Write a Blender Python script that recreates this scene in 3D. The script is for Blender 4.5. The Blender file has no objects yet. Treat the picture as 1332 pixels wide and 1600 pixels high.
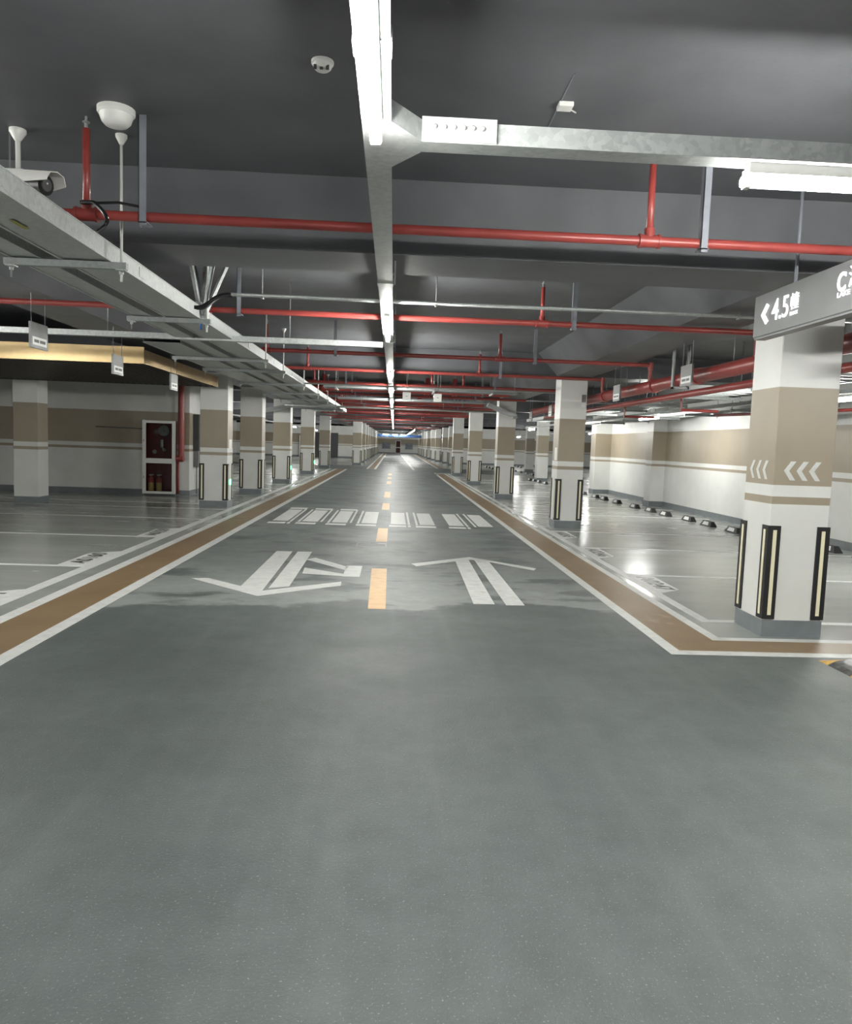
import bpy, bmesh, math, random
from mathutils import Vector, Matrix
random.seed(7)
C = bpy.context.scene
COL = C.collection

# ------------------------------------------------------------------ camera
F_PX, W_PX = 1180.0, 1332.0
cam_d = bpy.data.cameras.new('camera')
cam_d.sensor_fit = 'HORIZONTAL'; cam_d.sensor_width = 36.0
cam_d.lens = 36.0 * F_PX / W_PX
cam_d.clip_start = 0.05; cam_d.clip_end = 300
cam = bpy.data.objects.new('camera', cam_d); COL.objects.link(cam)
_f = Vector((616 - 666, -(692 - 800), -F_PX)).normalized()        # world +y seen from the camera
_h = Vector((1, -0.035, 0)); _x = _h - _f * _h.dot(_f)
_z = _h.cross(_f).normalized(); _x = _f.cross(_z)
_m = Matrix(((_x.x, _x.y, _x.z), (_f.x, _f.y, _f.z), (_z.x, _z.y, _z.z)))
cam.matrix_world = Matrix.Translation((0, 0, 1.5)) @ _m.to_4x4()
C.camera = cam

# ------------------------------------------------------------------ world, exposure
wd = bpy.data.worlds.new('world'); C.world = wd; wd.use_nodes = True
wd.node_tree.nodes['Background'].inputs[0].default_value = (0.5, 0.52, 0.52, 1)
wd.node_tree.nodes['Background'].inputs[1].default_value = 0.02
C.view_settings.view_transform = 'Standard'
C.view_settings.look = 'None'
C.view_settings.gamma = 1.0
C.view_settings.use_curve_mapping = False
C.view_settings.exposure = 0.6
TUBE = 250.0             # radiance of an LED tube

# ------------------------------------------------------------------ materials
def nodes(name):
    m = bpy.data.materials.new(name); m.use_nodes = True
    nt = m.node_tree; b = nt.nodes['Principled BSDF']
    return m, nt, b

def N(nt, t, **kw):
    n = nt.nodes.new(t)
    for k, v in kw.items(): setattr(n, k, v)
    return n

def noise(nt, scale, detail=4, sx=(1, 1, 1), rough=0.55):
    g = N(nt, 'ShaderNodeNewGeometry'); mp = N(nt, 'ShaderNodeMapping')
    mp.inputs['Scale'].default_value = sx
    nt.links.new(g.outputs['Position'], mp.inputs['Vector'])
    t = N(nt, 'ShaderNodeTexNoise'); t.inputs['Scale'].default_value = scale
    t.inputs['Detail'].default_value = detail; t.inputs['Roughness'].default_value = rough
    nt.links.new(mp.outputs['Vector'], t.inputs['Vector'])
    return t.outputs['Fac']

def ramp(nt, fac, stops, interp='LINEAR'):
    r = N(nt, 'ShaderNodeValToRGB'); cr = r.color_ramp; cr.interpolation = interp
    while len(cr.elements) < len(stops): cr.elements.new(0.5)
    for e, (p, c) in zip(cr.elements, stops):
        e.position = p; e.color = c if len(c) == 4 else (*c, 1)
    nt.links.new(fac, r.inputs['Fac'])
    return r.outputs['Color']

def mix(nt, fac, a, b, blend='MIX'):
    m = N(nt, 'ShaderNodeMix', data_type='RGBA', blend_type=blend)
    for sock, v in ((m.inputs[0], fac), (m.inputs[6], a), (m.inputs[7], b)):
        if isinstance(v, (int, float)): sock.default_value = v
        elif isinstance(v, tuple): sock.default_value = (*v, 1) if len(v) == 3 else v
        else: nt.links.new(v, sock)
    return m.outputs[2]

def math_n(nt, op, a, b=0.0):
    m = N(nt, 'ShaderNodeMath', operation=op)
    for s, v in ((m.inputs[0], a), (m.inputs[1], b)):
        if isinstance(v, (int, float)): s.default_value = v
        else: nt.links.new(v, s)
    return m.outputs[0]

def bump(nt, b, h, strength, dist=0.01):
    n = N(nt, 'ShaderNodeBump'); n.inputs['Strength'].default_value = strength
    n.inputs['Distance'].default_value = dist
    nt.links.new(h, n.inputs['Height']); nt.links.new(n.outputs['Normal'], b.inputs['Normal'])

def simple(name, col, rough=0.5, metal=0.0, var=0.12, scale=6.0, bmp=0.0, bscale=150.0, spec=None):
    m, nt, b = nodes(name)
    f = noise(nt, scale, 5)
    lo = tuple(c * (1 - var) for c in col); hi = tuple(min(1, c * (1 + var)) for c in col)
    nt.links.new(ramp(nt, f, [(0.3, lo), (0.7, hi)]), b.inputs['Base Color'])
    b.inputs['Roughness'].default_value = rough; b.inputs['Metallic'].default_value = metal
    if spec is not None: b.inputs['Specular IOR Level'].default_value = spec
    if bmp: bump(nt, b, noise(nt, bscale, 2), bmp, 0.003)
    return m

def emit(name, col, s):
    m, nt, b = nodes(name)
    b.inputs['Base Color'].default_value = (0.8, 0.8, 0.8, 1)
    b.inputs['Emission Color'].default_value = (*col, 1)
    b.inputs['Emission Strength'].default_value = s
    return m

M = {}
WHITE = (0.66, 0.665, 0.64); TAN = (0.315, 0.268, 0.2)
def banded():
    m, nt, b = nodes('banded_wall_paint')
    g = N(nt, 'ShaderNodeNewGeometry'); s = N(nt, 'ShaderNodeSeparateXYZ')
    nt.links.new(g.outputs['Position'], s.inputs[0])
    z = math_n(nt, 'DIVIDE', s.outputs['Z'], 4.0)
    c = ramp(nt, z, [(0, WHITE), (1.10 / 4, TAN), (1.165 / 4, WHITE), (1.265 / 4, TAN), (2.06 / 4, WHITE)], 'CONSTANT')
    f = noise(nt, 2.2, 6)
    c = mix(nt, 1.0, c, ramp(nt, f, [(0.3, (0.90, 0.90, 0.90)), (0.7, (1, 1, 1))]), 'MULTIPLY')
    nt.links.new(c, b.inputs['Base Color'])
    b.inputs['Roughness'].default_value = 0.42
    bump(nt, b, noise(nt, 60, 3), 0.15, 0.003)
    return m
M['banded'] = banded()
def lane():
    m, nt, b = nodes('lane_coating')
    base = ramp(nt, noise(nt, 0.9, 7, rough=0.6), [(0.3, (0.074, 0.088, 0.087)), (0.7, (0.100, 0.115, 0.113))])
    # scuffed, paler worn film past y = 6.6 with ragged edges, streaked across the lane
    g = N(nt, 'ShaderNodeNewGeometry'); s = N(nt, 'ShaderNodeSeparateXYZ'); nt.links.new(g.outputs['Position'], s.inputs[0])
    edge = math_n(nt, 'ADD', s.outputs['Y'], math_n(nt, 'MULTIPLY', math_n(nt, 'SUBTRACT', noise(nt, 0.55, 6, rough=0.6), 0.5), 3.5))
    wear_y = ramp(nt, math_n(nt, 'DIVIDE', edge, 20.0), [(6.78 / 20, (0, 0, 0)), (6.82 / 20, (1, 1, 1)), (9.0 / 20, (0.5, 0.5, 0.5)), (15 / 20, (0.25, 0.25, 0.25))])
    wear_n = ramp(nt, noise(nt, 0.8, 6, (1, 1.6, 1), 0.6), [(0.42, (0, 0, 0)), (0.48, (1, 1, 1))])
    col = mix(nt, mix(nt, 1.0, wear_y, wear_n, 'MULTIPLY'), base, (0.235, 0.25, 0.24))
    st = ramp(nt, noise(nt, 1.0, 5, (0.8, 1.3, 1)), [(0.3, (0.90, 0.90, 0.90)), (0.7, (1.06, 1.06, 1.06))])
    col = mix(nt, 1.0, col, st, 'MULTIPLY')
    mot = ramp(nt, noise(nt, 7, 6, rough=0.65), [(0.3, (0.86, 0.86, 0.86)), (0.7, (1.12, 1.12, 1.12))])
    col = mix(nt, 1.0, col, mot, 'MULTIPLY')
    trk = ramp(nt, noise(nt, 1.0, 6, (5.0, 0.22, 1), 0.6), [(0.5, (0, 0, 0)), (0.75, (1, 1, 1))])
    col = mix(nt, math_n(nt, 'MULTIPLY', trk, 0.2), col, (0.19, 0.205, 0.20))
    spk = ramp(nt, noise(nt, 110, 3), [(0.62, (0, 0, 0)), (0.68, (1, 1, 1))])
    col = mix(nt, math_n(nt, 'MULTIPLY', spk, 0.55), col, (0.30, 0.32, 0.31))
    nt.links.new(col, b.inputs['Base Color'])
    r = ramp(nt, noise(nt, 1.4, 6, (1, 1.2, 1)), [(0.3, (0.40,) * 3), (0.7, (0.52,) * 3)])
    nt.links.new(r, b.inputs['Roughness'])
    bump(nt, b, noise(nt, 75, 4, rough=0.75), 0.6, 0.006)
    return m
M['lane'] = lane()
def bay():
    m, nt, b = nodes('bay_epoxy')
    c = ramp(nt, noise(nt, 0.8, 7, (0.5, 2.2, 1), 0.6), [(0.3, (0.235, 0.25, 0.235)), (0.7, (0.32, 0.335, 0.315))])
    nt.links.new(c, b.inputs['Base Color'])
    r = ramp(nt, noise(nt, 1.2, 5, (0.5, 2.0, 1)), [(0.3, (0.17,) * 3), (0.7, (0.28,) * 3)])
    nt.links.new(r, b.inputs['Roughness'])
    b.inputs['Specular IOR Level'].default_value = 0.6
    bump(nt, b, noise(nt, 3.5, 3, (1, 2.5, 1)), 0.12, 0.01)
    return m
M['bay'] = bay()
def walkway():
    m, nt, b = nodes('brown_walkway_coating')
    c = ramp(nt, noise(nt, 1.3, 7, rough=0.62), [(0.25, (0.165, 0.107, 0.055)), (0.75, (0.235, 0.162, 0.092))])
    w = ramp(nt, noise(nt, 2.1, 6, (1.3, 0.9, 1), 0.65), [(0.60, (0, 0, 0)), (0.68, (1, 1, 1))])
    c = mix(nt, math_n(nt, 'MULTIPLY', w, 0.45), c, (0.40, 0.30, 0.20))
    w2 = ramp(nt, noise(nt, 1.7, 3, (2.0, 1.3, 1)), [(0.70, (0, 0, 0)), (0.73, (1, 1, 1))])
    c = mix(nt, math_n(nt, 'MULTIPLY', w2, 0.6), c, (0.09, 0.06, 0.04))
    nt.links.new(c, b.inputs['Base Color']); b.inputs['Roughness'].default_value = 0.46
    bump(nt, b, noise(nt, 120, 2), 0.15, 0.003)
    return m
M['brown'] = walkway()
def roadpaint(name, col, worn):
    m, nt, b = nodes(name)
    f = noise(nt, 9, 7, rough=0.7)
    c = ramp(nt, f, [(0.25, tuple(x * 0.75 for x in worn)), (0.40, tuple(x * 0.88 for x in col)), (0.6, col)])
    nt.links.new(c, b.inputs['Base Color']); b.inputs['Roughness'].default_value = 0.5
    return m
M['white_line'] = roadpaint('white_road_paint', (0.60, 0.61, 0.59), (0.5, 0.5, 0.48))
M['yellow_line'] = roadpaint('orange_road_paint', (0.62, 0.40, 0.19), (0.52, 0.33, 0.16))
M['ceiling'] = simple('dark_ceiling_paint', (0.098, 0.101, 0.110), 0.55, var=0.18, scale=1.6, bmp=0.25, bscale=25)
M['skirt'] = simple('grey_skirting_paint', (0.155, 0.175, 0.185), 0.35)
M['red'] = simple('red_pipe_paint', (0.255, 0.042, 0.036), 0.36, var=0.15, scale=4)
def galv(name, col, metal, rough):
    m, nt, b = nodes(name)
    v = N(nt, 'ShaderNodeTexVoronoi'); v.inputs['Scale'].default_value = 45
    g = N(nt, 'ShaderNodeNewGeometry'); nt.links.new(g.outputs['Position'], v.inputs['Vector'])
    s = N(nt, 'ShaderNodeSeparateColor'); nt.links.new(v.outputs['Color'], s.inputs[0])
    f = math_n(nt, 'ADD', math_n(nt, 'MULTIPLY', s.outputs[0], 0.5), math_n(nt, 'MULTIPLY', noise(nt, 3, 5), 0.5))
    nt.links.new(ramp(nt, f, [(0.2, tuple(c * 0.82 for c in col)), (0.8, tuple(min(1, c * 1.1) for c in col))]), b.inputs['Base Color'])
    nt.links.new(ramp(nt, f, [(0.2, (rough * 0.85,) * 3), (0.8, (rough * 1.15,) * 3)]), b.inputs['Roughness'])
    b.inputs['Metallic'].default_value = metal
    return m
M['galv'] = galv('galvanised_steel', (0.43, 0.45, 0.445), 0.5, 0.45)
M['steel'] = galv('dull_steel_channel', (0.28, 0.295, 0.295), 0.45, 0.5)
M['grey_channel'] = simple('grey_painted_channel', (0.19, 0.20, 0.23), 0.4)
M['black_rubber'] = simple('black_rubber', (0.012, 0.012, 0.013), 0.5)
M['black_gap'] = simple('black_plastic', (0.01, 0.01, 0.011), 0.35)
M['strip'] = simple('pale_yellow_reflective_strip', (0.74, 0.70, 0.50), 0.3, var=0.06)
M['strip_white'] = simple('white_reflective_panel', (0.75, 0.76, 0.74), 0.25, var=0.05)
M['white_plastic'] = simple('white_plastic', (0.70, 0.70, 0.67), 0.35, var=0.04)
M['sign_grey'] = simple('grey_sign_panel', (0.165, 0.17, 0.172), 0.4, var=0.05)
M['plate_grey'] = simple('brushed_grey_plate', (0.17, 0.17, 0.17), 0.35, metal=0.3)
M['gold'] = simple('gold_brushed_metal', (0.50, 0.375, 0.20), 0.38, metal=0.8, var=0.06)
M['slat'] = simple('dark_slat_metal', (0.06, 0.056, 0.05), 0.3)
M['maroon'] = simple('maroon_cabinet_lining', (0.11, 0.012, 0.014), 0.4)
M['brass'] = simple('brass_fitting', (0.42, 0.30, 0.13), 0.4, metal=0.6)
M['label_yellow'] = simple('yellow_tank_label', (0.42, 0.30, 0.09), 0.45)
M['frame_white'] = simple('white_frame_enamel', (0.68, 0.68, 0.65), 0.3, var=0.04)
M['sticker'] = simple('yellow_print', (0.30, 0.27, 0.03), 0.5)
M['digit'] = simple('black_stencil_paint', (0.02, 0.02, 0.02), 0.4)
M['dark_print'] = simple('dark_print', (0.10, 0.10, 0.10), 0.5)
M['blue'] = simple('blue_painted_beam', (0.02, 0.09, 0.28), 0.45)
M['board'] = simple('grey_notice_board', (0.17, 0.19, 0.22), 0.4, var=0.35, scale=3)
M['dark_door'] = simple('dark_grey_door', (0.06, 0.063, 0.066), 0.7)
M['hump_yellow'] = simple('yellow_rubber', (0.52, 0.31, 0.07), 0.45, var=0.25, scale=25)
M['hump_black'] = simple('scuffed_black_rubber', (0.05, 0.05, 0.05), 0.4, var=0.9, scale=22)
M['tube'] = emit('lit_led_tube', (1.0, 1.0, 0.95), TUBE)
M['letter'] = emit('lit_white_letters', (0.95, 0.97, 1.0), 0.85)
M['green_led'] = emit('lit_green_led', (0.05, 1.0, 0.35), 6.0)
def glass():
    m, nt, b = nodes('cabinet_glass')
    b.inputs['Base Color'].default_value = (0.9, 0.93, 0.92, 1)
    b.inputs['Roughness'].default_value = 0.03; b.inputs['Transmission Weight'].default_value = 1.0
    b.inputs['IOR'].default_value = 1.05
    return m
M['glass'] = glass()

# ------------------------------------------------------------------ mesh building
ORG = {}                                                 # world origin of each root
def root_of(o):
    while o.parent: o = o.parent
    return o

class MB:
    def __init__(s): s.v = []; s.f = []; s.mi = []; s.sm = []
    def add(s, vs, fs, mi=0, smooth=False):
        k = len(s.v); s.v += [tuple(v) for v in vs]
        for f in fs: s.f.append([i + k for i in f]); s.mi.append(mi); s.sm.append(smooth)
        return s
    def box(s, x0, y0, z0, x1, y1, z1, mi=0):
        vs = [(x, y, z) for z in (z0, z1) for y in (y0, y1) for x in (x0, x1)]
        return s.add(vs, [(0, 2, 3, 1), (4, 5, 7, 6), (0, 1, 5, 4), (1, 3, 7, 5), (3, 2, 6, 7), (2, 0, 4, 6)], mi)
    def bar(s, p0, p1, w, h, up=(0, 0, 1), mi=0):
        p0, p1 = Vector(p0), Vector(p1); d = (p1 - p0).normalized(); u = Vector(up)
        if abs(d.dot(u)) > 0.95: u = Vector((0, 1, 0))
        a = d.cross(u).normalized(); b = a.cross(d)
        vs = [p + a * (w / 2 * i) + b * (h / 2 * j) for p in (p0, p1) for j in (-1, 1) for i in (-1, 1)]
        return s.add(vs, [(0, 1, 3, 2), (4, 6, 7, 5), (0, 4, 5, 1), (1, 5, 7, 3), (3, 7, 6, 2), (2, 6, 4, 0)], mi)
    def tube(s, pts, r, n=10, mi=0, r1=None):
        pts = [Vector(p) for p in pts]; rings = []
        for i, p in enumerate(pts):
            d = (pts[min(i + 1, len(pts) - 1)] - pts[max(i - 1, 0)]).normalized()
            u = Vector((0, 0, 1)) if abs(d.z) < 0.9 else Vector((0, 1, 0))
            a = d.cross(u).normalized(); b = a.cross(d)
            rr = r if (r1 is None or len(pts) == 1) else r + (r1 - r) * i / (len(pts) - 1)
            rings.append([p + (a * math.cos(2 * math.pi * k / n) + b * math.sin(2 * math.pi * k / n)) * rr for k in range(n)])
        vs = [v for ring in rings for v in ring]; m = len(pts)
        fs = [(i * n + k, i * n + (k + 1) % n, (i + 1) * n + (k + 1) % n, (i + 1) * n + k) for i in range(m - 1) for k in range(n)]
        k0 = len(s.f); s.add(vs, fs, mi, True)
        s.f.append([len(s.v) - m * n + k for k in reversed(range(n))]); s.mi.append(mi); s.sm.append(False)
        s.f.append([len(s.v) - n + k for k in range(n)]); s.mi.append(mi); s.sm.append(False)
        return s
    def lathe(s, c, prof, n=20, mi=0, axis='z'):
        vs = []
        for (r, h) in prof:
            for k in range(n):
                a = 2 * math.pi * k / n; q = (r * math.cos(a), r * math.sin(a), h)
                if axis == 'x': q = (q[2], q[0], q[1])
                if axis == 'y': q = (q[0], q[2], q[1])
                vs.append((c[0] + q[0], c[1] + q[1], c[2] + q[2]))
        m = len(prof)
        fs = [(i * n + k, i * n + (k + 1) % n, (i + 1) * n + (k + 1) % n, (i + 1) * n + k) for i in range(m - 1) for k in range(n)]
        fs += [tuple(reversed(range(n))), tuple((m - 1) * n + k for k in range(n))]
        return s.add(vs, fs, mi, True)
    def prism(s, poly, d, mi=0):
        n = len(poly); p = [Vector(q) for q in poly]; d = Vector(d)
        vs = p + [q + d for q in p]
        fs = [tuple(reversed(range(n))), tuple(range(n, 2 * n))] + [(i, (i + 1) % n, n + (i + 1) % n, n + i) for i in range(n)]
        return s.add(vs, fs, mi)
    def build(s, name, mat, parent=None, bevel=0.0, loc=None):
        if parent is not None: o0 = ORG[root_of(parent).name]
        elif loc is not None: o0 = Vector(loc)
        else:
            lo = [min(v[i] for v in s.v) for i in range(3)]; hi = [max(v[i] for v in s.v) for i in range(3)]
            o0 = Vector(((lo[0] + hi[0]) / 2, (lo[1] + hi[1]) / 2, lo[2]))
        me = bpy.data.meshes.new(name)
        me.from_pydata([tuple(Vector(v) - o0) for v in s.v], [], s.f)
        mats = mat if isinstance(mat, (list, tuple)) else [mat]
        for q in mats: me.materials.append(q)
        for p, mi, sm in zip(me.polygons, s.mi, s.sm): p.material_index = mi; p.use_smooth = sm
        bm = bmesh.new(); bm.from_mesh(me)
        bmesh.ops.recalc_face_normals(bm, faces=bm.faces)
        if bevel:
            es = [e for e in bm.edges if len(e.link_faces) == 2 and e.calc_face_angle() > 0.6]
            bmesh.ops.bevel(bm, geom=es, offset=bevel, segments=1, affect='EDGES', clamp_overlap=True)
        for e in bm.edges:
            if len(e.link_faces) == 2 and e.calc_face_angle() > 0.6: e.smooth = False
        bm.to_mesh(me); bm.free()
        o = bpy.data.objects.new(name, me); COL.objects.link(o)
        if parent is not None: o.parent = parent
        else: o.location = o0; ORG[o.name] = o0
        return o

def tag(o, label=None, cat=None, group=None, kind=None):
    if label: o['label'] = label
    if cat: o['category'] = cat
    if group: o['group'] = group
    if kind: o['kind'] = kind
    return o

def thing(name, label, cat, loc, group=None):
    o = bpy.data.objects.new(name, None); COL.objects.link(o)
    o.empty_display_size = 0.1; o.location = loc; ORG[o.name] = Vector(loc)
    return tag(o, label, cat, group)

def copy_tree(o, parent=None):
    c = o.copy(); COL.objects.link(c)
    if parent is not None: c.parent = parent
    for ch in list(o.children): copy_tree(ch, c)
    return c

def struct(name, mb, mat, parent=None):
    o = mb.build(name, mat, parent, loc=(0, 0, 0) if parent is None else None)
    o['kind'] = 'structure'
    return o

def text_obj(name, txt, size, mat, origin, ux, uy, depth, parent=None, width=None, align='CENTER', bold=0.0, shear=0.0):
    """flat lettering turned into a mesh: ux = reading direction, uy = up direction of the letters (world)"""
    cu = bpy.data.curves.new('lettering', 'FONT'); cu.body = txt; cu.size = size
    cu.align_x = align; cu.align_y = 'CENTER'; cu.extrude = depth; cu.offset = bold; cu.shear = shear
    cu.resolution_u = 3
    t = bpy.data.objects.new('lettering', cu); COL.objects.link(t)
    dg = bpy.context.evaluated_depsgraph_get(); dg.update()
    me = bpy.data.meshes.new_from_object(t.evaluated_get(dg)); me.name = name
    bpy.data.objects.remove(t, do_unlink=True)
    if width and len(me.vertices):
        xs = [v.co.x for v in me.vertices]; k = width / max(1e-6, max(xs) - min(xs)); cx = (max(xs) + min(xs)) / 2
        for v in me.vertices: v.co.x = (v.co.x - cx) * k
    me.materials.clear(); me.materials.append(mat)
    ux, uy = Vector(ux).normalized(), Vector(uy).normalized(); uz = ux.cross(uy)
    o0 = ORG[root_of(parent).name] if parent is not None else Vector((0, 0, 0))
    R = Matrix((ux, uy, uz)).transposed().to_4x4()
    me.transform(Matrix.Translation(Vector(origin) - o0) @ R)
    o = bpy.data.objects.new(name, me); COL.objects.link(o)
    if parent is not None: o.parent = parent
    return o

NTH = ['first', 'second', 'third', 'fourth', 'fifth', 'sixth', 'seventh', 'eighth', 'ninth', 'tenth', 'eleventh', 'twelfth',
       'thirteenth', 'fourteenth', 'fifteenth', 'sixteenth', 'seventeenth', 'eighteenth', 'nineteenth', 'twentieth']

# ================================================================== SETTING
X0, X1, Y0, Y1 = -14.0, 30.0, -14.0, 107.0
SOF = 2.84                                               # beam soffit
SLAB1, SLAB = 3.36, 3.24
fl = MB()
def fq(x0, y0, x1, y1, mi): fl.add([(x0, y0, 0), (x1, y0, 0), (x1, y1, 0), (x0, y1, 0)], [(0, 1, 2, 3)], mi)
fq(-2.5, Y0, 2.15, 40, 0); fq(2.15, Y0, X1, 5.45, 0); fq(X0, Y0, -2.5, 40, 1); fq(2.15, 5.45, X1, 40, 1)
fq(X0, 40, X1, 47, 0); fq(-1.0, 47, 2.8, Y1, 0); fq(X0, 47, -1.0, Y1, 1); fq(2.8, 47, X1, Y1, 1)
struct('floor', fl, [M['lane'], M['bay']])

# ceiling: flat slabs; the downstand beams are its parts
ce = MB().box(X0, Y0, SLAB1, X1, 6.0, 3.6); ce.box(X0, 6.0, SLAB, X1, Y1, 3.6)
ceil = ce.build('ceiling', M['ceiling'], None, loc=(0, 0, 0)); ceil['kind'] = 'structure'
ybeams = [(-9.0, -8.4), (5.55, 6.2), (14.05, 14.75), (21.5, 22.1), (28.8, 29.4), (36.6, 37.2), (44.5, 45.1), (52, 52.6), (60, 60.6), (68, 68.6), (76, 76.6), (84, 84.6), (92, 92.6), (100, 100.6)]
for a, b in ybeams:
    MB().box(X0, a, SOF, X1, b, SLAB1 + 0.02).build('cross_beam', M['ceiling'], ceil)
for a, b in ((-10.6, -10.0), (-4.17, -3.5), (2.98, 3.64), (9.0, 9.6), (16, 16.6), (23, 23.6)):
    q = 0.38
    MB().prism([(a, 6.1, SOF + 0.003), (b, 6.1, SOF + 0.003), (b + q, 6.1, SLAB + 0.01), (a - q, 6.1, SLAB + 0.01)], (0, Y1 - 6.1, 0)).build('haunched_beam', M['ceiling'], ceil)

TOP = 3.3
def wall(name, x0, y0, x1, y1, skirt=True):
    w = MB().box(x0, y0, 0, x1, y1, TOP)
    o = struct(name, w, M['banded'])
    if skirt:
        e = 0.012
        struct('baseboard_' + name.split('_', 1)[1], MB().box(x0 - e, y0 - e, 0, x1 + e, y1 + e, 0.14), M['skirt'])
    return o
wall('wall_left', X0, 19.05, -5.42, 19.3)
wall('wall_right', 7.5, 6.6, 7.75, 26.2)
wall('wall_outer_left', X0 - 0.2, Y0, X0, Y1)
wall('wall_outer_right', X1, Y0, X1 + 0.2, Y1)
wall('wall_rear', X0, Y0 - 0.2, X1, Y0)
wall('wall_end', X0, Y1, X1, Y1 + 0.2)
wall('wall_back_right', 5.5, 60.0, X1, 60.25)
wall('wall_back_left', X0, 68.0, -3.6, 68.25)
struct('trim_2', MB().box(7.12, 20.6, 0, 7.5, 21.1, SOF), M['banded'])
struct('trim_3', MB().box(6.95, 25.9, 0, 7.5, 26.5, SOF), M['banded'])
struct('trim_4', MB().box(7.1, 20.585, 0, 7.512, 21.115, 0.14), M['skirt'])
struct('trim_5', MB().box(6.935, 25.885, 0, 7.512, 26.515, 0.14), M['skirt'])
struct('trim_6', MB().box(-5.42, 19.0, 0, -5.06, 20.3, SOF), M['banded'])
struct('trim_7', MB().box(-5.43, 18.985, 0, -5.047, 20.312, 0.14), M['skirt'])

# ================================================================== COLUMNS
def guard(parent, cx, cy, sx, sy, strips=True):
    """L shaped corner guard on the corner (cx,cy); sx, sy point outwards"""
    t, w = 0.012, 0.095
    mb = MB()
    xi, yi = cx - sx * w, cy - sy * w
    mb.box(min(xi, cx + sx * t), min(cy, cy + sy * t), 0.15, max(xi, cx + sx * t), max(cy, cy + sy * t), 0.93)
    mb.box(min(cx, cx + sx * t), min(yi, cy), 0.15, max(cx, cx + sx * t), max(yi, cy), 0.93)
    g = mb.build('corner_guard', M['black_rubber'], parent)
    st = 0.004
    a = cx - sx * 0.060; b = cx - sx * 0.030
    MB().box(min(a, b), min(cy + sy * t, cy + sy * (t + st)), 0.185, max(a, b), max(cy + sy * t, cy + sy * (t + st)), 0.895).build('reflective_strip', M['strip'], g)
    a = cy - sy * 0.060; b = cy - sy * 0.030
    MB().box(min(cx + sx * t, cx + sx * (t + st)), min(a, b), 0.185, max(cx + sx * t, cx + sx * (t + st)), max(a, b), 0.895).build('reflective_strip', M['strip'], g)
    return g
def make_column(name, label, w, d, loc, guards=True, group=None):
    """origin: front left corner at floor"""
    t = thing(name, label, 'column', (0, 0, 0), group)
    MB().box(0, 0, 0, w, d, SOF).build('shaft', M['banded'], t, bevel=0.006)
    MB().box(-0.005, -0.005, 0, w + 0.005, d + 0.005, 0.14).build('skirting', M['skirt'], t)
    if guards:
        for (cx, cy, sx, sy) in ((0, 0, -1, -1), (w, 0, 1, -1), (0, d, -1, 1), (w, d, 1, 1)): guard(t, cx, cy, sx, sy)
    t.location = loc; ORG[t.name] = Vector(loc)
    return t
def clone_column(src, label, loc):
    c = copy_tree(src); c.location = loc; c['label'] = label; ORG[c.name] = Vector(loc); return c

near = make_column('column', 'nearest column on the right, white and tan with chevrons under the hanging sign', 0.5, 0.48, (0, 0, 0))
RC = [(3.09, 14.15), (2.96, 21.6), (2.87, 28.9), (2.87, 36.8)]
RL = ['second column of the right row, with a small white notice high on its front',
      'third column of the right row, with a slanted grey tray at its head',
      'fourth column of the right row, white and tan with black guards',
      'fifth column of the right row, last one before the cross aisle']
rcols = [clone_column(near, l, (x, y, 0)) for l, (x, y) in zip(RL, RC)]
for i, (x, y) in enumerate([(3.95, 54.8), (3.84, 60.2), (3.6, 66), (3.45, 71), (3.3, 76.5), (3.2, 82), (3.2, 88), (3.2, 94), (3.2, 100)]):
    clone_column(near, '%s column of the right row beyond the cross aisle' % NTH[i], (x, y, 0))
near.location = (3.11, 6.06, 0); ORG[near.name] = Vector((3.11, 6.06, 0))
lcol = make_column('column', 'nearest guarded column on the left, beside the dark canopy', 0.58, 0.5, (0, 0, 0))
LL = ['second guarded column of the left row, plain tan face', 'third guarded column of the left row, grey duct resting against its head',
      'fourth guarded column of the left row', 'fifth guarded column of the left row, just before the cross aisle']
for l, y in zip(LL, (20.4, 25.9, 33.5, 41.8)): clone_column(lcol, l, (-4.1, y, 0))
for i, (x, y) in enumerate([(-2.65, 48.7), (-2.65, 55), (-2.63, 60.4), (-2.63, 65.3), (-2.63, 71), (-2.63, 77), (-2.63, 84), (-2.63, 91), (-2.63, 98)]):
    clone_column(lcol, '%s column of the left row beyond the cross aisle' % NTH[i], (x, y, 0))
lcol.location = (-4.1, 16.22, 0); ORG[lcol.name] = Vector((-4.1, 16.22, 0))
make_column('column', 'white and tan column without guards below the dark slatted canopy', 0.5, 0.45, (-7.78, 15.85, 0), guards=False)
bare = make_column('column', 'bare column deep in the right bays, in front of the far wall', 0.5, 0.5, (8.3, 47.2, 0), guards=False)
clone_column(bare, 'bare white and tan column beside the slit right of the second right column', (6.5, 34.0, 0))

# chevrons on the nearest column
def chevron(u, z, w, h, place, nrm):
    pts = [(u, z), (u + w * 0.55, z + h / 2), (u + w, z + h / 2), (u + w * 0.45, z), (u + w, z - h / 2), (u + w * 0.55, z - h / 2)]
    MB().prism([place(*p) for p in pts], nrm).build('chevron', M['white_line'], near)
for k in range(3):
    chevron(3.195 + 0.105 * k, 1.385, 0.10, 0.155, lambda a, b: (a, 6.06 - 0.001, b), (0, -0.003, 0))
    chevron(-(6.06 + 0.40 - 0.11 * k), 1.385, 0.09, 0.155, lambda a, b: (3.11 - 0.001, -a, b), (-0.003, 0, 0))
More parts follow.
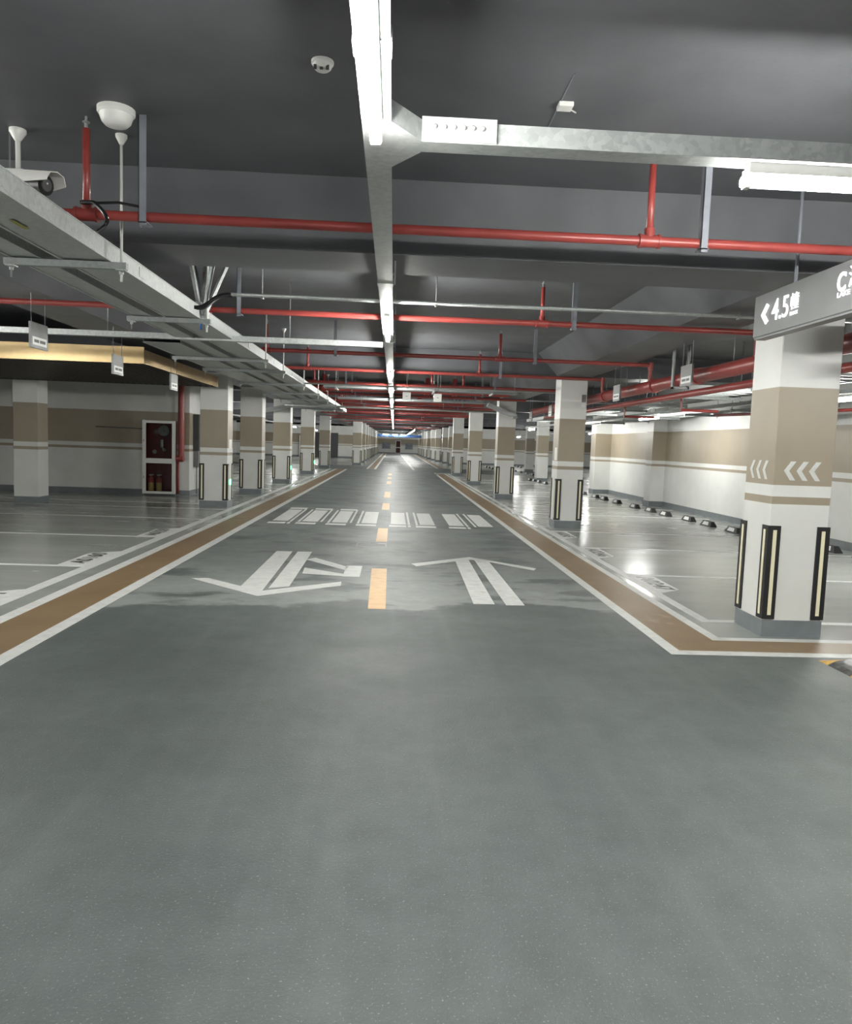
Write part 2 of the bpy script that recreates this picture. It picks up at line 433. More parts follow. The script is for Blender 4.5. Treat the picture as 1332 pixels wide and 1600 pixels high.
# notices on the second right column and the left column
MB().box(3.49, 14.143, 2.28, 3.56, 14.149, 2.36).build('notice', M['white_plastic'], rcols[0])
MB().box(3.49, 14.143, 2.38, 3.57, 14.149, 2.52).build('notice_backing', M['plate_grey'], rcols[0])
MB().box(3.084, 14.2, 1.28, 3.089, 14.42, 1.52).build('side_notice', M['white_plastic'], rcols[0])
MB().box(-3.521, 16.35, 1.25, -3.515, 16.62, 1.45).build('side_notice', M['white_plastic'], lcol)

# ================================================================== FLOOR MARKINGS
def paint(name, label, polys, mat, cat='floor marking', z=0.002, group=None, parent=None):
    mb = MB()
    for p in polys: mb.prism([(x + SHX, y, 0.0) for x, y in p], (0, 0, z))
    o = mb.build(name, mat, parent)
    if parent is None: tag(o, label, cat, group)
    elif label: o['label'] = label
    return o
SHX = 0.0
def rect(x0, y0, x1, y1): return [(x0, y0), (x1, y0), (x1, y1), (x0, y1)]
# left edge
w = thing('walkway_band', 'brown walkway band along the left side of the lane, edged in white', 'floor marking', (-2.8, 13, 0))
paint('brown_strip', None, [rect(-3.0, -14, -2.58, 41)], M['brown'], parent=w)
paint('edge_line', 'white edge line', [rect(-2.58, -14, -2.46, 41.0)], M['white_line'], parent=w)
paint('edge_line', 'white edge line', [rect(-3.12, -14, -3.0, 41.0)], M['white_line'], parent=w)
paint('bay_edge_line', 'white line along the mouths of the left parking bays', [rect(-3.44, -14, -3.31, 41)], M['white_line'])
w = thing('walkway_band', 'brown walkway band turning the corner round the nearest right column', 'floor marking', (2.4, 13, 0))
paint('brown_strip', None, [[(2.22, 5.55), (2.62, 5.88), (2.62, 38.6), (2.22, 37.6)], [(2.22, 5.55), (14, 5.55), (14, 5.88), (2.62, 5.88)]], M['brown'], parent=w)
paint('edge_line', 'white edge line', [[(2.12, 5.44), (2.22, 5.55), (2.22, 37.6), (2.12, 37.4)], [(2.12, 5.44), (14, 5.44), (14, 5.55), (2.22, 5.55)]], M['white_line'], parent=w)
paint('edge_line', 'white edge line', [[(2.62, 5.88), (2.71, 5.98), (2.71, 38.8), (2.62, 38.6)], [(2.62, 5.88), (14, 5.88), (14, 5.98), (2.71, 5.98)]], M['white_line'], parent=w)
paint('bay_edge_line', 'white line along the mouths of the right parking bays, turned at the nearest column', [[(2.80, 6.53), (2.90, 6.63), (2.90, 39), (2.80, 39)], [(2.80, 6.53), (7.4, 6.53), (7.4, 6.63), (2.90, 6.63)]], M['white_line'])
# far lane edges
w = thing('walkway_band', 'brown walkway band on the left beyond the cross aisle', 'floor marking', (-1.3, 70, 0))
paint('brown_strip', None, [rect(-1.4, 42.5, -1.08, 106)], M['brown'], parent=w)
paint('edge_line', 'white edge line', [rect(-1.08, 42.5, -0.95, 106)], M['white_line'], parent=w)
paint('edge_line', 'white edge line', [rect(-1.52, 42.5, -1.4, 106)], M['white_line'], parent=w)
w = thing('walkway_band', 'brown walkway band on the right beyond the cross aisle', 'floor marking', (2.95, 70, 0))
paint('brown_strip', None, [rect(2.82, 47, 3.1, 106)], M['brown'], parent=w)
paint('edge_line', 'white edge line', [rect(2.7, 47, 2.82, 106)], M['white_line'], parent=w)
paint('lane_line', 'white centre line of the lane beyond the cross aisle', [[(1.1, 43), (1.24, 43), (0.98, 100), (0.86, 100)]], M['white_line'])
for i, (y, a, b) in enumerate([(57, -0.8, 2.4), (66, -0.8, 2.5), (49, 1.5, 2.6), (52, -0.7, 0.6), (75, -0.6, 0.6)]):
    paint('cross_line', 'white cross line on the far lane, %s from the cross aisle' % NTH[[2, 3, 0, 1, 4][i]], [rect(a + k * (b - a) / 5, y, a + (k + 0.7) * (b - a) / 5, y + 0.6) for k in range(5)], M['white_line'])
# dashes
for i, (a, b) in enumerate([(6.73, 8.93), (11.4, 13.2), (16.9, 18.75), (20.65, 23.1), (27.5, 29.4), (31.4, 32.9), (35.0, 37.0)]):
    paint('lane_dash', ('longest orange dash on the lane centre, between the two white arrows' if i == 0 else
          'orange lane dash just before the zebra crossing' if i == 1 else '%s orange lane dash beyond the zebra crossing' % NTH[i - 2]),
          [[(-0.19, a), (-0.03, a), (-0.04, b), (-0.22, b)] if i == 0 else rect(-0.23, a, -0.06, b)], M['yellow_line'], group='orange dashes of the lane centre')
SHX = 0.043
# arrows
a = thing('lane_arrow', 'white double-shaft arrow on the left half lane, pointing at the camera and turning', 'floor marking', (-1.2, 8.6, 0))
paint('shaft', None, [[(-1.57, 10.11), (-1.36, 10.12), (-1.30, 7.42), (-1.55, 7.62)], [(-1.29, 10.12), (-1.10, 10.14), (-1.07, 7.68), (-1.26, 7.55)]], M['white_line'], parent=a)
paint('barb', None, [[(-2.14, 7.99), (-1.97, 8.02), (-1.52, 7.60), (-1.30, 7.42), (-1.30, 7.16)], [(-1.30, 7.16), (-1.30, 7.42), (-1.0, 7.66), (-0.56, 8.02), (-0.55, 7.80)]], M['white_line'], parent=a)
paint('side_arrow', None, [[(-1.10, 9.47), (-1.0, 9.62), (-0.54, 8.98), (-0.57, 8.76)], [(-1.05, 8.85), (-0.57, 8.5), (-0.57, 8.36), (-1.03, 8.46)], rect(-0.57, 8.34, -0.38, 9.08)], M['white_line'], parent=a)
a = thing('lane_arrow', 'white double-shaft arrow on the right half lane, pointing away', 'floor marking', (1.0, 8.5, 0))
paint('shaft', None, [[(0.76, 7.05), (0.965, 7.06), (0.985, 9.84), (0.80, 9.70)], [(1.07, 7.03), (1.25, 7.04), (1.24, 9.72), (1.06, 9.86)]], M['white_line'], parent=a)
paint('barb', None, [[(0.22, 9.36), (0.28, 9.17), (0.80, 9.66), (1.02, 9.84), (1.02, 10.06)], [(1.02, 10.06), (1.02, 9.84), (1.24, 9.68), (1.72, 9.10), (1.78, 9.26)]], M['white_line'], parent=a)
SHX = 0.0
# zebra crossing
zc = thing('zebra_crossing', 'white zebra crossing of eight overpainted stripes across the lane', 'crossing', (-0.3, 15, 0))
for k in range(8):
    x = -2.055 + 0.545 * k; s = 1 if k in (0, 4, 6) else -1
    paint('stripe', None, [rect(x - 0.14, 13.95, x + 0.14, 16.25)], M['white_line'], parent=zc)
    bars = []
    if k in (0, 1, 2): bars.append(rect(x - 0.16, 16.42, x + 0.2, 16.75)); 
    if k < 7: bars.append(rect(x - 0.17, 13.5, x + 0.14, 13.75)); bars.append(rect(x + s * 0.20 - 0.025, 13.5, x + s * 0.20 + 0.025, 13.75))
    bars.append(rect(x + s * 0.20 - 0.02, 13.85, x + s * 0.20 + 0.02, 16.4))
    if k in (1, 2): bars.append(rect(x + 0.19, 13.95, x + 0.225, 16.6))
    paint('outline', 'thin misregistered outline beside the stripe', bars, M['white_line'], parent=zc)
paint('faint_outline', 'faint grey stencil trace on the lane before the crossing', [rect(-0.5, 10.78, -0.485, 11.2), rect(-0.5, 11.12, -0.3, 11.2), rect(-0.08, 10.75, -0.065, 11.2), rect(-0.2, 11.12, -0.065, 11.2)], M['plate_grey'])
# bay lines
for i, y in enumerate([6.0, 8.5, 11.15, 13.75, 15.75]):
    paint('bay_line', 'white bay line on the left, %s' % ['at the bay number cut by the frame', 'beside bay number A0160', 'beside bay number A0159', 'third one in view before the guarded column', 'last one before the guarded column'][i],
          [rect(-8.2, y, -3.44, y + 0.09)], M['white_line'], group='left bay lines')
for i, y in enumerate([8.93, 11.36, 13.55, 17.1, 19.4, 23.2, 25.5, 30.8, 33.2]):
    paint('bay_line', 'white bay line on the right, %s' % ['beside bay number A0247', 'beside bay number A0246', 'just before the second column', 'first beyond the second column', 'second beyond the second column', 'first beyond the third column', 'second beyond the third column', 'first beyond the fourth column', 'second beyond the fourth column'][i],
          [[(2.9, y), (7.3, y - 0.12), (7.3, y - 0.04), (2.9, y + 0.08)]], M['white_line'], group='right bay lines')
for i, y in enumerate([22.9, 25.2, 30.5, 33.0]):
    paint('bay_line', 'white bay line among the left columns, %s from the front' % NTH[i], [rect(-8.2, y, -3.44, y + 0.09)], M['white_line'], group='left bay lines')
paint('bay_end_line', 'white line across the back of the left bays', [rect(-12.5, 16.95, -4.3, 17.02), rect(-12.5, 15.2, -8.2, 15.27)], M['white_line'])
def bay_number(txt, side, y, x, label):
    t = thing('bay_number', label, 'floor marking', (x, y, 0), 'painted bay numbers')
    if side < 0:
        paint('panel', None, [[(x, y), (x, y + 1.15), (x - 0.31, y + 0.93), (x - 0.31, y + 0.02)]], M['white_line'], z=0.003, parent=t)
        text_obj('digits', txt, 0.26, M['digit'], (x - 0.155, y + 0.55, 0.0036), (0, 1, 0), (-1, 0, 0), 0.0005, t, width=0.8, bold=0.006)
    else:
        paint('panel', None, [[(x, y), (x, y - 1.15), (x + 0.30, y - 0.93), (x + 0.30, y - 0.02)]], M['white_line'], z=0.003, parent=t)
        text_obj('digits', txt, 0.26, M['digit'], (x + 0.15, y - 0.55, 0.0036), (0, -1, 0), (1, 0, 0), 0.0005, t, width=0.8, bold=0.006)
bay_number('A0161', -1, 6.05, -3.44, 'white panel with bay number A0161, cut by the left edge of the photo')
bay_number('A0160', -1, 8.56, -3.44, 'white panel with black bay number A0160')
bay_number('A0159', -1, 11.2, -3.44, 'white panel with bay number A0159, farthest on the left')
bay_number('A0247', 1, 8.98, 2.88, 'white panel with black bay number A0247')
bay_number('A0246', 1, 11.42, 2.88, 'white panel with bay number A0246')
bay_number('A0245', 1, 13.6, 2.88, 'white panel with bay number A0245, by the second column')

# ================================================================== WHEEL STOPS
def make_stop():
    t = thing('wheel_stop', '', 'wheel stop', (0, 0, 0), 'wheel stops of the right bays')
    L, wv, h = 0.56, 0.15, 0.105
    b = [(-wv / 2, -L / 2, 0), (wv / 2, -L / 2, 0), (wv / 2, L / 2, 0), (-wv / 2, L / 2, 0)]
    u = [(-0.03, -L / 2 + 0.09, h), (0.045, -L / 2 + 0.09, h), (0.045, L / 2 - 0.09, h), (-0.03, L / 2 - 0.09, h)]
    MB().add(b + u, [(3, 2, 1, 0), (4, 5, 6, 7), (0, 1, 5, 4), (1, 2, 6, 5), (2, 3, 7, 6), (3, 0, 4, 7)]).build('body', M['black_rubber'], t, bevel=0.006)
    def at(f, g):                                        # a point on the sloped face turned to the lane
        x = -wv / 2 + (wv / 2 - 0.03) * g; y = (-L / 2 + 0.09 * g) * (1 - f) + (L / 2 - 0.09 * g) * f
        return (x - 0.003, y, h * g + 0.001)
    MB().prism([at(0.22, 0.22), at(0.78, 0.22), at(0.78, 0.86), at(0.22, 0.86)], (-0.002, 0, 0.001)).build('reflector', M['strip_white'], t)
    for f in (-1, 1):
        MB().lathe((0.01, f * 0.14, h - 0.002), [(0.012, 0), (0.012, 0.004)], 8).build('bolt', M['steel'], t)
    return t
ws = make_stop()
sp = [(7.12, 10.9), (7.1, 11.85), (6.64, 14.3), (6.62, 15.45), (6.62, 16.5), (6.51, 17.65), (6.51, 18.7), (6.46, 19.8), (6.46, 21.4), (6.45, 22.7), (6.4, 23.5), (6.4, 25.0),
      (6.4, 31.4), (6.4, 32.8), (6.35, 33.7), (6.3, 34.5), (7.7, 37.8), (7.66, 39.3), (7.6, 40.8), (7.55, 42.4), (7.5, 44.2), (7.5, 46.2), (9.5, 47.8), (9.4, 49.3), (9.3, 50.8), (9.5, 54), (9.4, 55.5), (9.4, 57), (6.6, 48.6), (6.6, 50.2), (6.6, 51.9), (6.6, 53.6)]
for i, (x, y) in enumerate(sp):
    o = ws if i == 0 else copy_tree(ws)
    o.location = (x, y, 0)
    if i == 0: l = 'black wheel stop nearest the right edge, half hidden beyond the column'
    elif i == 1: l = 'black wheel stop peeping out right of the nearest column'
    elif i < 12: l = '%s black wheel stop with white reflector along the right wall, counted from the nearest column' % NTH[i - 2]
    elif i < 16: l = '%s wheel stop of the front far row between second and third right columns' % NTH[i - 12]
    elif i < 22: l = '%s wheel stop of the middle far row between second and third right columns' % NTH[i - 16]
    elif i < 28: l = '%s wheel stop of the rear far row before the far wall' % NTH[i - 22]
    else: l = '%s wheel stop of the farthest row left of the third column' % NTH[i - 28]
    o['label'] = l

# speed hump at the right edge
h = thing('speed_hump', 'yellow and black rubber speed hump at the right edge of the lane', 'speed hump', (3.4, 3.5, 0))
yy = 5.38
for k in range(14):
    L = 0.14 if k == 0 else 0.27; hump = []
    for q in range(9):
        u = q / 8; hump.append((3.2 + 0.36 * u, yy, 0.001 + 0.048 * math.sin(math.pi * u) ** 0.7))
    if k == 0:
        lo = [(x, yy - L * 0.15 - (0.0 if 0 < i < 8 else 0.0), z * 0.15) for i, (x, _, z) in enumerate(hump)]
        mb = MB(); b = [(x, yy - L, z) for x, _, z in hump]; n = 9
        vs = lo + b + [(x, y, 0) for x, y, _ in lo] + [(x, y, 0) for x, y, _ in b]
        fs = [(i, i + 1, n + i + 1, n + i) for i in range(8)] + [(2 * n + i, 3 * n + i, 3 * n + i + 1, 2 * n + i + 1) for i in range(8)]
        fs += [(i, 2 * n + i, 2 * n + i + 1, i + 1) for i in range(8)] + [(n + i, n + i + 1, 3 * n + i + 1, 3 * n + i) for i in range(8)]
        mb.add(vs, fs)
    else:
        mb = MB().prism([(x, yy, z) for x, _, z in hump], (0, -L, 0))
    mb.build('segment', M['hump_yellow'] if k % 2 == 0 else M['hump_black'], h)
    yy -= L

# ================================================================== LAMPS ON TRUNKING
def lamp(p, length, along, label, group, z=2.66):
    """LED tube with lamp holders under the trunking; p = start, z = underside of the trunking"""
    x, y = p; t = thing('tube_lamp', label, 'lamp', (x, y, z), group)
    e = Vector((0, length, 0)) if along == 'y' else Vector((length, 0, 0)); d = e.normalized()
    P = lambda s, dz: Vector((x, y, z + dz)) + d * s
    MB().bar(P(0.02, -0.02), P(length - 0.02, -0.02), 0.045, 0.04).build('batten', M['white_plastic'], t)
    MB().tube([P(0.0, -0.07), P(0.012, -0.07), P(length - 0.012, -0.07), P(length, -0.07)], 0.021, 10).build('tube', M['tube'], t)
    for s in (0.02, length - 0.02):
        MB().bar(P(s - 0.012, -0.06), P(s + 0.012, -0.06), 0.035, 0.07).build('lamp_holder', M['white_plastic'], t)
    return t
TX = -0.10                                               # trunking axis over the lane
tr = thing('light_trunking', 'long galvanised lighting trunking running down the lane ceiling', 'trunking', (TX, 20, 2.66))
def channel_y(x, y0, y1, z, w, hgt, name, parent, mat='galv'):
    mb = MB().box(x - w / 2, y0, z, x + w / 2, y1, z + hgt)
    mb.box(x - w / 2 - 0.004, y0, z, x - w / 2, y1, z + 0.012); mb.box(x + w / 2, y0, z, x + w / 2 + 0.004, y1, z + 0.012)
    return mb.build(name, M[mat], parent)
seams = [-12, -6, -1, 2.35, 5.7, 9.0, 14, 19, 24, 29, 34, 40, 50, 60]
for a, b in zip(seams, seams[1:]): channel_y(TX, a + 0.002, b - 0.002, 2.66, 0.10, 0.08, 'channel', tr)
for y in seams[2:10]:
    MB().box(TX - 0.058, y - 0.05, 2.655, TX + 0.058, y + 0.05, 2.70).build('joint_cover', M['galv'], tr)
for y in (0.5, 5.75, 9.0, 12.5, 17.2, 20.5, 25, 31, 34):
    b = MB().box(TX + 0.062, y - 0.02, 2.67, TX + 0.075, y + 0.02, (SLAB1 if y < 5.6 else SLAB) + 0.02)
    b.box(TX - 0.07, y - 0.02, 2.742, TX + 0.075, y + 0.02, 2.752)
    b.build('hanger', M['steel'], tr)
ys = [-8.6, -3.4, 1.62, 6.95, 12.4, 16.6, 21.6, 26.4, 31.2, 36.0, 40.8, 46, 51, 56.5]
for i, y in enumerate(ys):
    if i < 2: l = '%s tube lamp of the lane trunking behind the camera' % NTH[i]
    elif i == 2: l = 'brightest white tube lamp at the top of the picture, on the lane trunking'
    else: l = '%s lit tube lamp along the lane trunking, counted from the T-junction' % NTH[i - 3]
    lamp((TX, y), 1.24, 'y', l, 'tube lamps of the lane trunking')
# T junction and right branch
br = thing('branch_trunking', 'galvanised branch trunking running right from the lane trunking, row of bolt heads', 'trunking', (2, 3.08, 2.66))
MB().prism([(TX + 0.052, 2.86, 2.661), (TX + 0.052, 3.32, 2.661), (0.07, 3.14, 2.661), (0.07, 3.02, 2.661)], (0, 0, 0.078)).build('tee_gusset', M['galv'], br)
mb = MB().box(0.07, 3.03, 2.66, 9, 3.13, 2.74); mb.box(0.07, 3.026, 2.66, 9, 3.03, 2.668)
mb.build('channel', M['galv'], br)
MB().box(0.07, 3.02, 2.663, 0.36, 3.03, 2.752).build('end_plate', M['galv'], br)
for k in range(6):
    MB().lathe((0.12 + 0.037 * k, 3.02, 2.715), [(0.009, 0.001), (0.011, -0.004), (0.006, -0.009)], 10, axis='y').build('bolt', M['galv'], br)
lamp((1.36, 3.08), 1.24, 'x', 'lit tube lamp under the branch trunking at the right edge', 'tube lamps of the branch trunking')
lamp((4.6, 3.08), 1.24, 'x', 'tube lamp on the branch trunking beyond the right edge', 'tube lamps of the branch trunking')
# left cross branch
lb = thing('branch_trunking', 'pale cross trunking running left from the lane trunking over the big cable trays', 'trunking', (-3, 8.75, 2.6))
mb = MB().box(-7.5, 8.6, 2.56, -0.16, 8.68, 2.62); mb.build('channel', M['galv'], lb)
for x in (-1.2, -3.2, -5.6): MB().tube([(x, 8.64, 2.62), (x, 8.64, SLAB)], 0.006, 6).build('rod', M['steel'], lb)
# bays lamps
def row(x, ys, z, side, grp):
    t = thing('light_trunking', 'thin lighting trunking over the %s parking bays' % side, 'trunking', (x, ys[0], z))
    MB().box(x - 0.04, ys[0] - 1.5, z, x + 0.04, ys[-1] + 2, z + 0.06).build('channel', M['galv'], t)
    for y in ys:
        MB().tube([(x + 0.03, y + 0.3, z + 0.06), (x + 0.03, y + 0.3, SLAB)], 0.006, 6).build('rod', M['steel'], t)
    for i, y in enumerate(ys): lamp((x, y), 1.24, 'y', '%s tube lamp from the front over the %s parking bays' % (NTH[i], side), grp, z)
row(5.75, [8.7, 16.4, 24.3, 31.0], 2.32, 'right', 'tube lamps over the right bays')
row(9.25, [34.5, 41.5, 50.5, 55.5], 2.32, 'far right', 'tube lamps over the far right bays')
row(-6.6, [23.5, 28.5, 35, 42, 50, 58, 64], 2.38, 'rear left', 'tube lamps over the rear left bays')
row(-6.3, [-2.5, 1.8, 4.6, 7.2], 2.6, 'fill-lit front left', 'added fill lamps out of view on the left')  # added row, out of view, to brighten the left bays and wall
row(-9.4, [1.8, 4.6, 7.2], 2.6, 'fill-lit outer left', 'added fill lamps farther out on the left')  # second unseen row, added as extra fill light for the left wall
row(14.0, [10, 18, 28, 40, 52], 2.5, 'outer right', 'tube lamps over the outer right bays')
row(1.6, [60, 63, 66, 69, 72, 76, 80, 84, 88, 95, 99, 103], 2.6, 'far lane', 'tube lamps of the far lane')  # the last lamp of this row is added to light the end wall
for i, x in enumerate((-1.0, 0.1, 1.1)):
    tl = lamp((x - 0.3, 90), 0.6, 'x', '%s of three lamps side by side before the blue beam' % ('left one', 'middle one', 'right one')[i], 'lamps before the blue beam', 2.52)
    for q in (-0.2, 0.2): MB().tube([(x + q, 90, 2.52), (x + q, 90, SLAB)], 0.008, 6).build('rod', M['steel'], tl)

# ================================================================== RED PIPES
def pipe_run(name, label, y, x0, x1, z=2.79, r=0.03, risers=(), hang=(), slab=SLAB, drop=None):
    t = thing(name, label, 'pipe', ((x0 + x1) / 2, y, z), 'red sprinkler pipes across the lane')
    MB().tube([(x0, y, z), (x1, y, z)], r, 12).build('main_run', M['red'], t)
    for x in risers:
        rs = MB().tube([(x, y, z), (x, y, slab - 0.08)], r * 0.72, 10).build('riser', M['red'], t)
        MB().lathe((x, y, slab - 0.08), [(0.012, 0), (0.012, 0.03), (0.022, 0.035), (0.022, 0.04), (0.008, 0.045), (0.008, 0.07)], 8).build('sprinkler_head', M['steel'], rs)
        f = MB().tube([(x - 0.06, y, z), (x + 0.06, y, z)], r * 1.28, 12); f.tube([(x, y, z), (x, y, z + 0.075)], r * 1.05, 12)
        f.tube([(x - 0.066, y, z), (x - 0.052, y, z)], r * 1.45, 12); f.tube([(x + 0.052, y, z), (x + 0.066, y, z)], r * 1.45, 12)
        f.build('tee_fitting', M['red'], t)
    for x in hang:
        mb = MB().box(x - 0.022, y - r - 0.014, z - 0.06, x + 0.022, y - r - 0.008, slab + 0.02)
        mb.box(x - 0.022, y - r - 0.014, z - 0.06, x - 0.018, y + r * 0.2, slab + 0.02)
        mb.box(x - 0.022, y - r - 0.014, z - r - 0.014, x + 0.03, y + r + 0.02, z - r - 0.006)
        mb.build('hanger', M['grey_channel'], t)
    if drop is not None:
        MB().tube([(x1, y, z), (x1, y, drop)], r, 12).build('drop', M['red'], t)
        MB().tube([(x1, y, z + r * 1.2), (x1, y, z - 0.07)], r * 1.3, 12).build('elbow', M['red'], t)
    return t
pipe_run('sprinkler_pipe', 'nearest red sprinkler pipe crossing the whole ceiling', 4.72, -6.5, 7.0, risers=(-1.87, 1.53, 5.2), hang=(-1.53, 1.86), slab=SLAB1)
pipe_run('sprinkler_pipe', 'second red sprinkler pipe across the lane, below the steel conduit', 7.95, -7, 3.8, risers=(-1.97, 1.5, -5.4), hang=(-1.62, 1.83), drop=2.55)
pipe_run('sprinkler_pipe', 'third red sprinkler pipe across the lane', 11.3, -3.3, 3.8, risers=(1.53, -1.9), hang=(-0.9, 2.05), drop=2.55)
pipe_run('sprinkler_pipe', 'fourth red sprinkler pipe across the lane, near the second right column', 13.9, -3.4, 3.8, risers=(1.52, -1.6), hang=(1.9,), drop=2.55)
for i, y in enumerate([16.9, 19.3, 20.9, 24.9, 26.7, 28.3, 31, 33, 35, 39, 42, 48, 56, 64]):
    pipe_run('sprinkler_pipe', 'red pipe across the lane beyond the second column, %s from there' % NTH[i], y, -3.4, 2.9 if i in (1, 3, 6) else 3.6, z=2.825 if i in (1, 3, 6) else 2.785,
             r=0.075 if i in (1, 3, 6) else 0.032 if i % 2 == 0 else 0.028, risers=(1.5, -1.8, 0.8) if i < 6 else (1.5,), hang=(2.2, -1.1) if i < 6 else ())
mp = thing('fire_main', 'thick red fire main running along the right bays, labelled by hanging plates', 'pipe', (3.85, 12, 2.48))
MB().tube([(3.85, 5.2, 2.48), (3.85, 21, 2.48)], 0.088, 16).build('main_run', M['red'], mp)
for y in (7.4, 9.6, 11.2, 13.8, 15.6, 18.2, 20.9):
    MB().tube([(3.85, y - 0.05, 2.48), (3.85, y + 0.05, 2.48)], 0.105, 16).build('coupling', M['red'], mp)
for y in (8.6, 12.6, 16.6): MB().tube([(3.85, y, 2.565), (3.85, y, SOF + 0.03)], 0.006, 6).build('hanger_rod', M['steel'], mp)
for y in (10.2,): MB().box(3.735, y - 0.03, 2.36, 3.755, y + 0.03, SLAB).box(3.945, y - 0.03, 2.36, 3.965, y + 0.03, SLAB).box(3.735, y - 0.03, 2.36, 3.965, y + 0.03, 2.39).build('clamp_bracket', M['steel'], mp)
mp2 = thing('branch_pipe', 'thinner red pipe running just under the thick fire main', 'pipe', (3.95, 12, 2.3))
MB().tube([(3.98, 5.2, 2.30), (3.98, 20, 2.30)], 0.045, 12).build('main_run', M['red'], mp2)
for y in (8.0, 10.9, 13.6):
    d = MB().tube([(3.98, y, 2.30), (4.15, y, 2.30), (4.15, y, 2.12), (4.7, y, 2.12)], 0.022, 8).build('drop_pipe', M['red'], mp2)
dp = thing('wet_riser', 'dark red riser pipe beside the fire hydrant cabinet', 'pipe', (-5.22, 18.86, 0.9))
MB().tube([(-5.22, 18.85, 0.9), (-5.22, 18.85, SOF)], 0.075, 14).build('main_run', M['red'], dp)
MB().tube([(-5.16, 18.85, 0.93), (-5.33, 18.85, 0.93)], 0.08, 14).build('elbow', M['red'], dp)
MB().tube([(-5.315, 18.93, 0.06), (-5.315, 18.93, 0.9)], 0.025, 8).build('lower_pipe', M['red'], dp)

# conduits
def conduit(label, y, z, x0, x1, r=0.014, n=2, rods=()):
    t = thing('conduit', label, 'conduit', ((x0 + x1) / 2, y, z))
    for k in range(n): MB().tube([(x0, y + 0.035 * k, z), (x1, y + 0.035 * k, z)], r, 8).build('pipe', M['galv'], t)
    for x in rods:
        MB().tube([(x, y + 0.017, z - 0.03), (x, y + 0.017, SLAB)], 0.005, 6).build('rod', M['steel'], t)
        MB().box(x - 0.012, y - 0.02, z - 0.025, x + 0.012, y + 0.055, z - 0.015).build('clamp', M['steel'], t)
    return t
c = conduit('pair of steel conduits across the ceiling, fed by black hoses at the left', 7.12, 2.80, -1.53, 6, rods=(-1.25, 0.35, 3.22))
for k in range(2):
    y = 7.12 + 0.035 * k; pts = []
    P = [Vector((-1.86, 7.0, 2.66)), Vector((-1.72, 7.05, 2.62)), Vector((-1.72, 7.1, 2.80)), Vector((-1.53, y, 2.80))]
    for q in range(13):
        u = q / 12; v = P[0] * (1 - u) ** 3 + P[1] * 3 * u * (1 - u) ** 2 + P[2] * 3 * u * u * (1 - u) + P[3] * u ** 3
        pts.append(v + Vector((0.03 * k * (1 - u), 0.0, -0.01 * k)))
    MB().tube(pts, 0.015, 8).build('flexible_hose', M['black_gap'], c)
conduit('steel conduits across the lane above the two white square boxes', 15.3, 2.62, -2.6, 3.4, rods=(-1.2, 0.9, 2.4))
conduit('steel conduits across the far lane beyond the red pipes', 40, 2.62, -3.4, 3.4, r=0.03, rods=(-2, 1.5))
conduit('steel conduit crossing the ceiling just behind the third column', 23.6, 2.55, -3.4, 3.2, r=0.03, rods=(-2, 1.5))
gd = thing('cross_tray', 'wide grey cable tray crossing the lane behind the white square boxes', 'cable tray', (0, 18.2, 2.5))
MB().box(-1.7, 18.0, 2.75, 2.9, 18.45, 2.80).build('tray', M['steel'], gd)
for x in (-1.4, 0.9, 2.3):
    MB().box(x - 0.02, 17.9, 2.71, x + 0.02, 18.55, 2.75).build('strut', M['steel'], gd)
    for y in (17.95, 18.5): MB().tube([(x, y, 2.69), (x, y, SLAB)], 0.008, 6).build('rod', M['steel'], gd)
gd = thing('cross_tray', 'second grey tray crossing the lane, behind the third column', 'cable tray', (0, 22.6, 2.5))
MB().box(-1.7, 22.5, 2.75, 2.8, 23.0, 2.80).build('tray', M['steel'], gd)
for x in (-1.4, 0.6, 2.4): MB().tube([(x, 22.75, 2.80), (x, 22.75, SLAB)], 0.008, 6).build('rod', M['steel'], gd)

# ================================================================== LEFT CABLE TRAYS
def tray(label, x0, x1, y0, y1, z0=2.585, z1=2.69):
    t = thing('cable_tray', label, 'cable tray', ((x0 + x1) / 2, (y0 + y1) / 2, z0))
    ss = [y0]
    while ss[-1] + 2.0 < y1 - 0.5: ss.append(ss[-1] + 2.0)
    ss.append(y1)
    for a, b in zip(ss, ss[1:]):
        mb = MB().box(x0, a, z0, x1, b - 0.004, z0 + 0.008)
        mb.box(x0, a, z0, x0 + 0.006, b - 0.004, z1); mb.box(x1 - 0.006, a, z0, x1, b - 0.004, z1)
        mb.box(x0 - 0.006, a, z0 - 0.006, x0 + 0.012, b - 0.004, z0 + 0.004); mb.box(x1 - 0.012, a, z0 - 0.006, x1 + 0.006, b - 0.004, z0 + 0.004)
        mb.box(x0 - 0.004, a, z1, x1 + 0.004, b - 0.004, z1 + 0.006)
        mb.build('tray_length', M['galv'], t)
    for a in ss[1:-1]:
        p = MB().box(x1, a - 0.07, z0 + 0.02, x1 + 0.004, a + 0.07, z1 - 0.02)
        p.build('joint_plate', M['galv'], t)
    return t
tray('front galvanised cable tray on the left, nearest the lane', -2.14, -1.83, 1.6, 29)
tray('narrow galvanised cable tray on the left, beside the front tray', -2.45, -2.26, 1.6, 29)
tray('wide galvanised cable tray on the left, starting beyond the canopy front', -3.0, -2.56, 9.2, 29)
sy = [5.0, 7.2, 10.6, 12.25, 15.0, 17.8, 20.3, 23, 26]
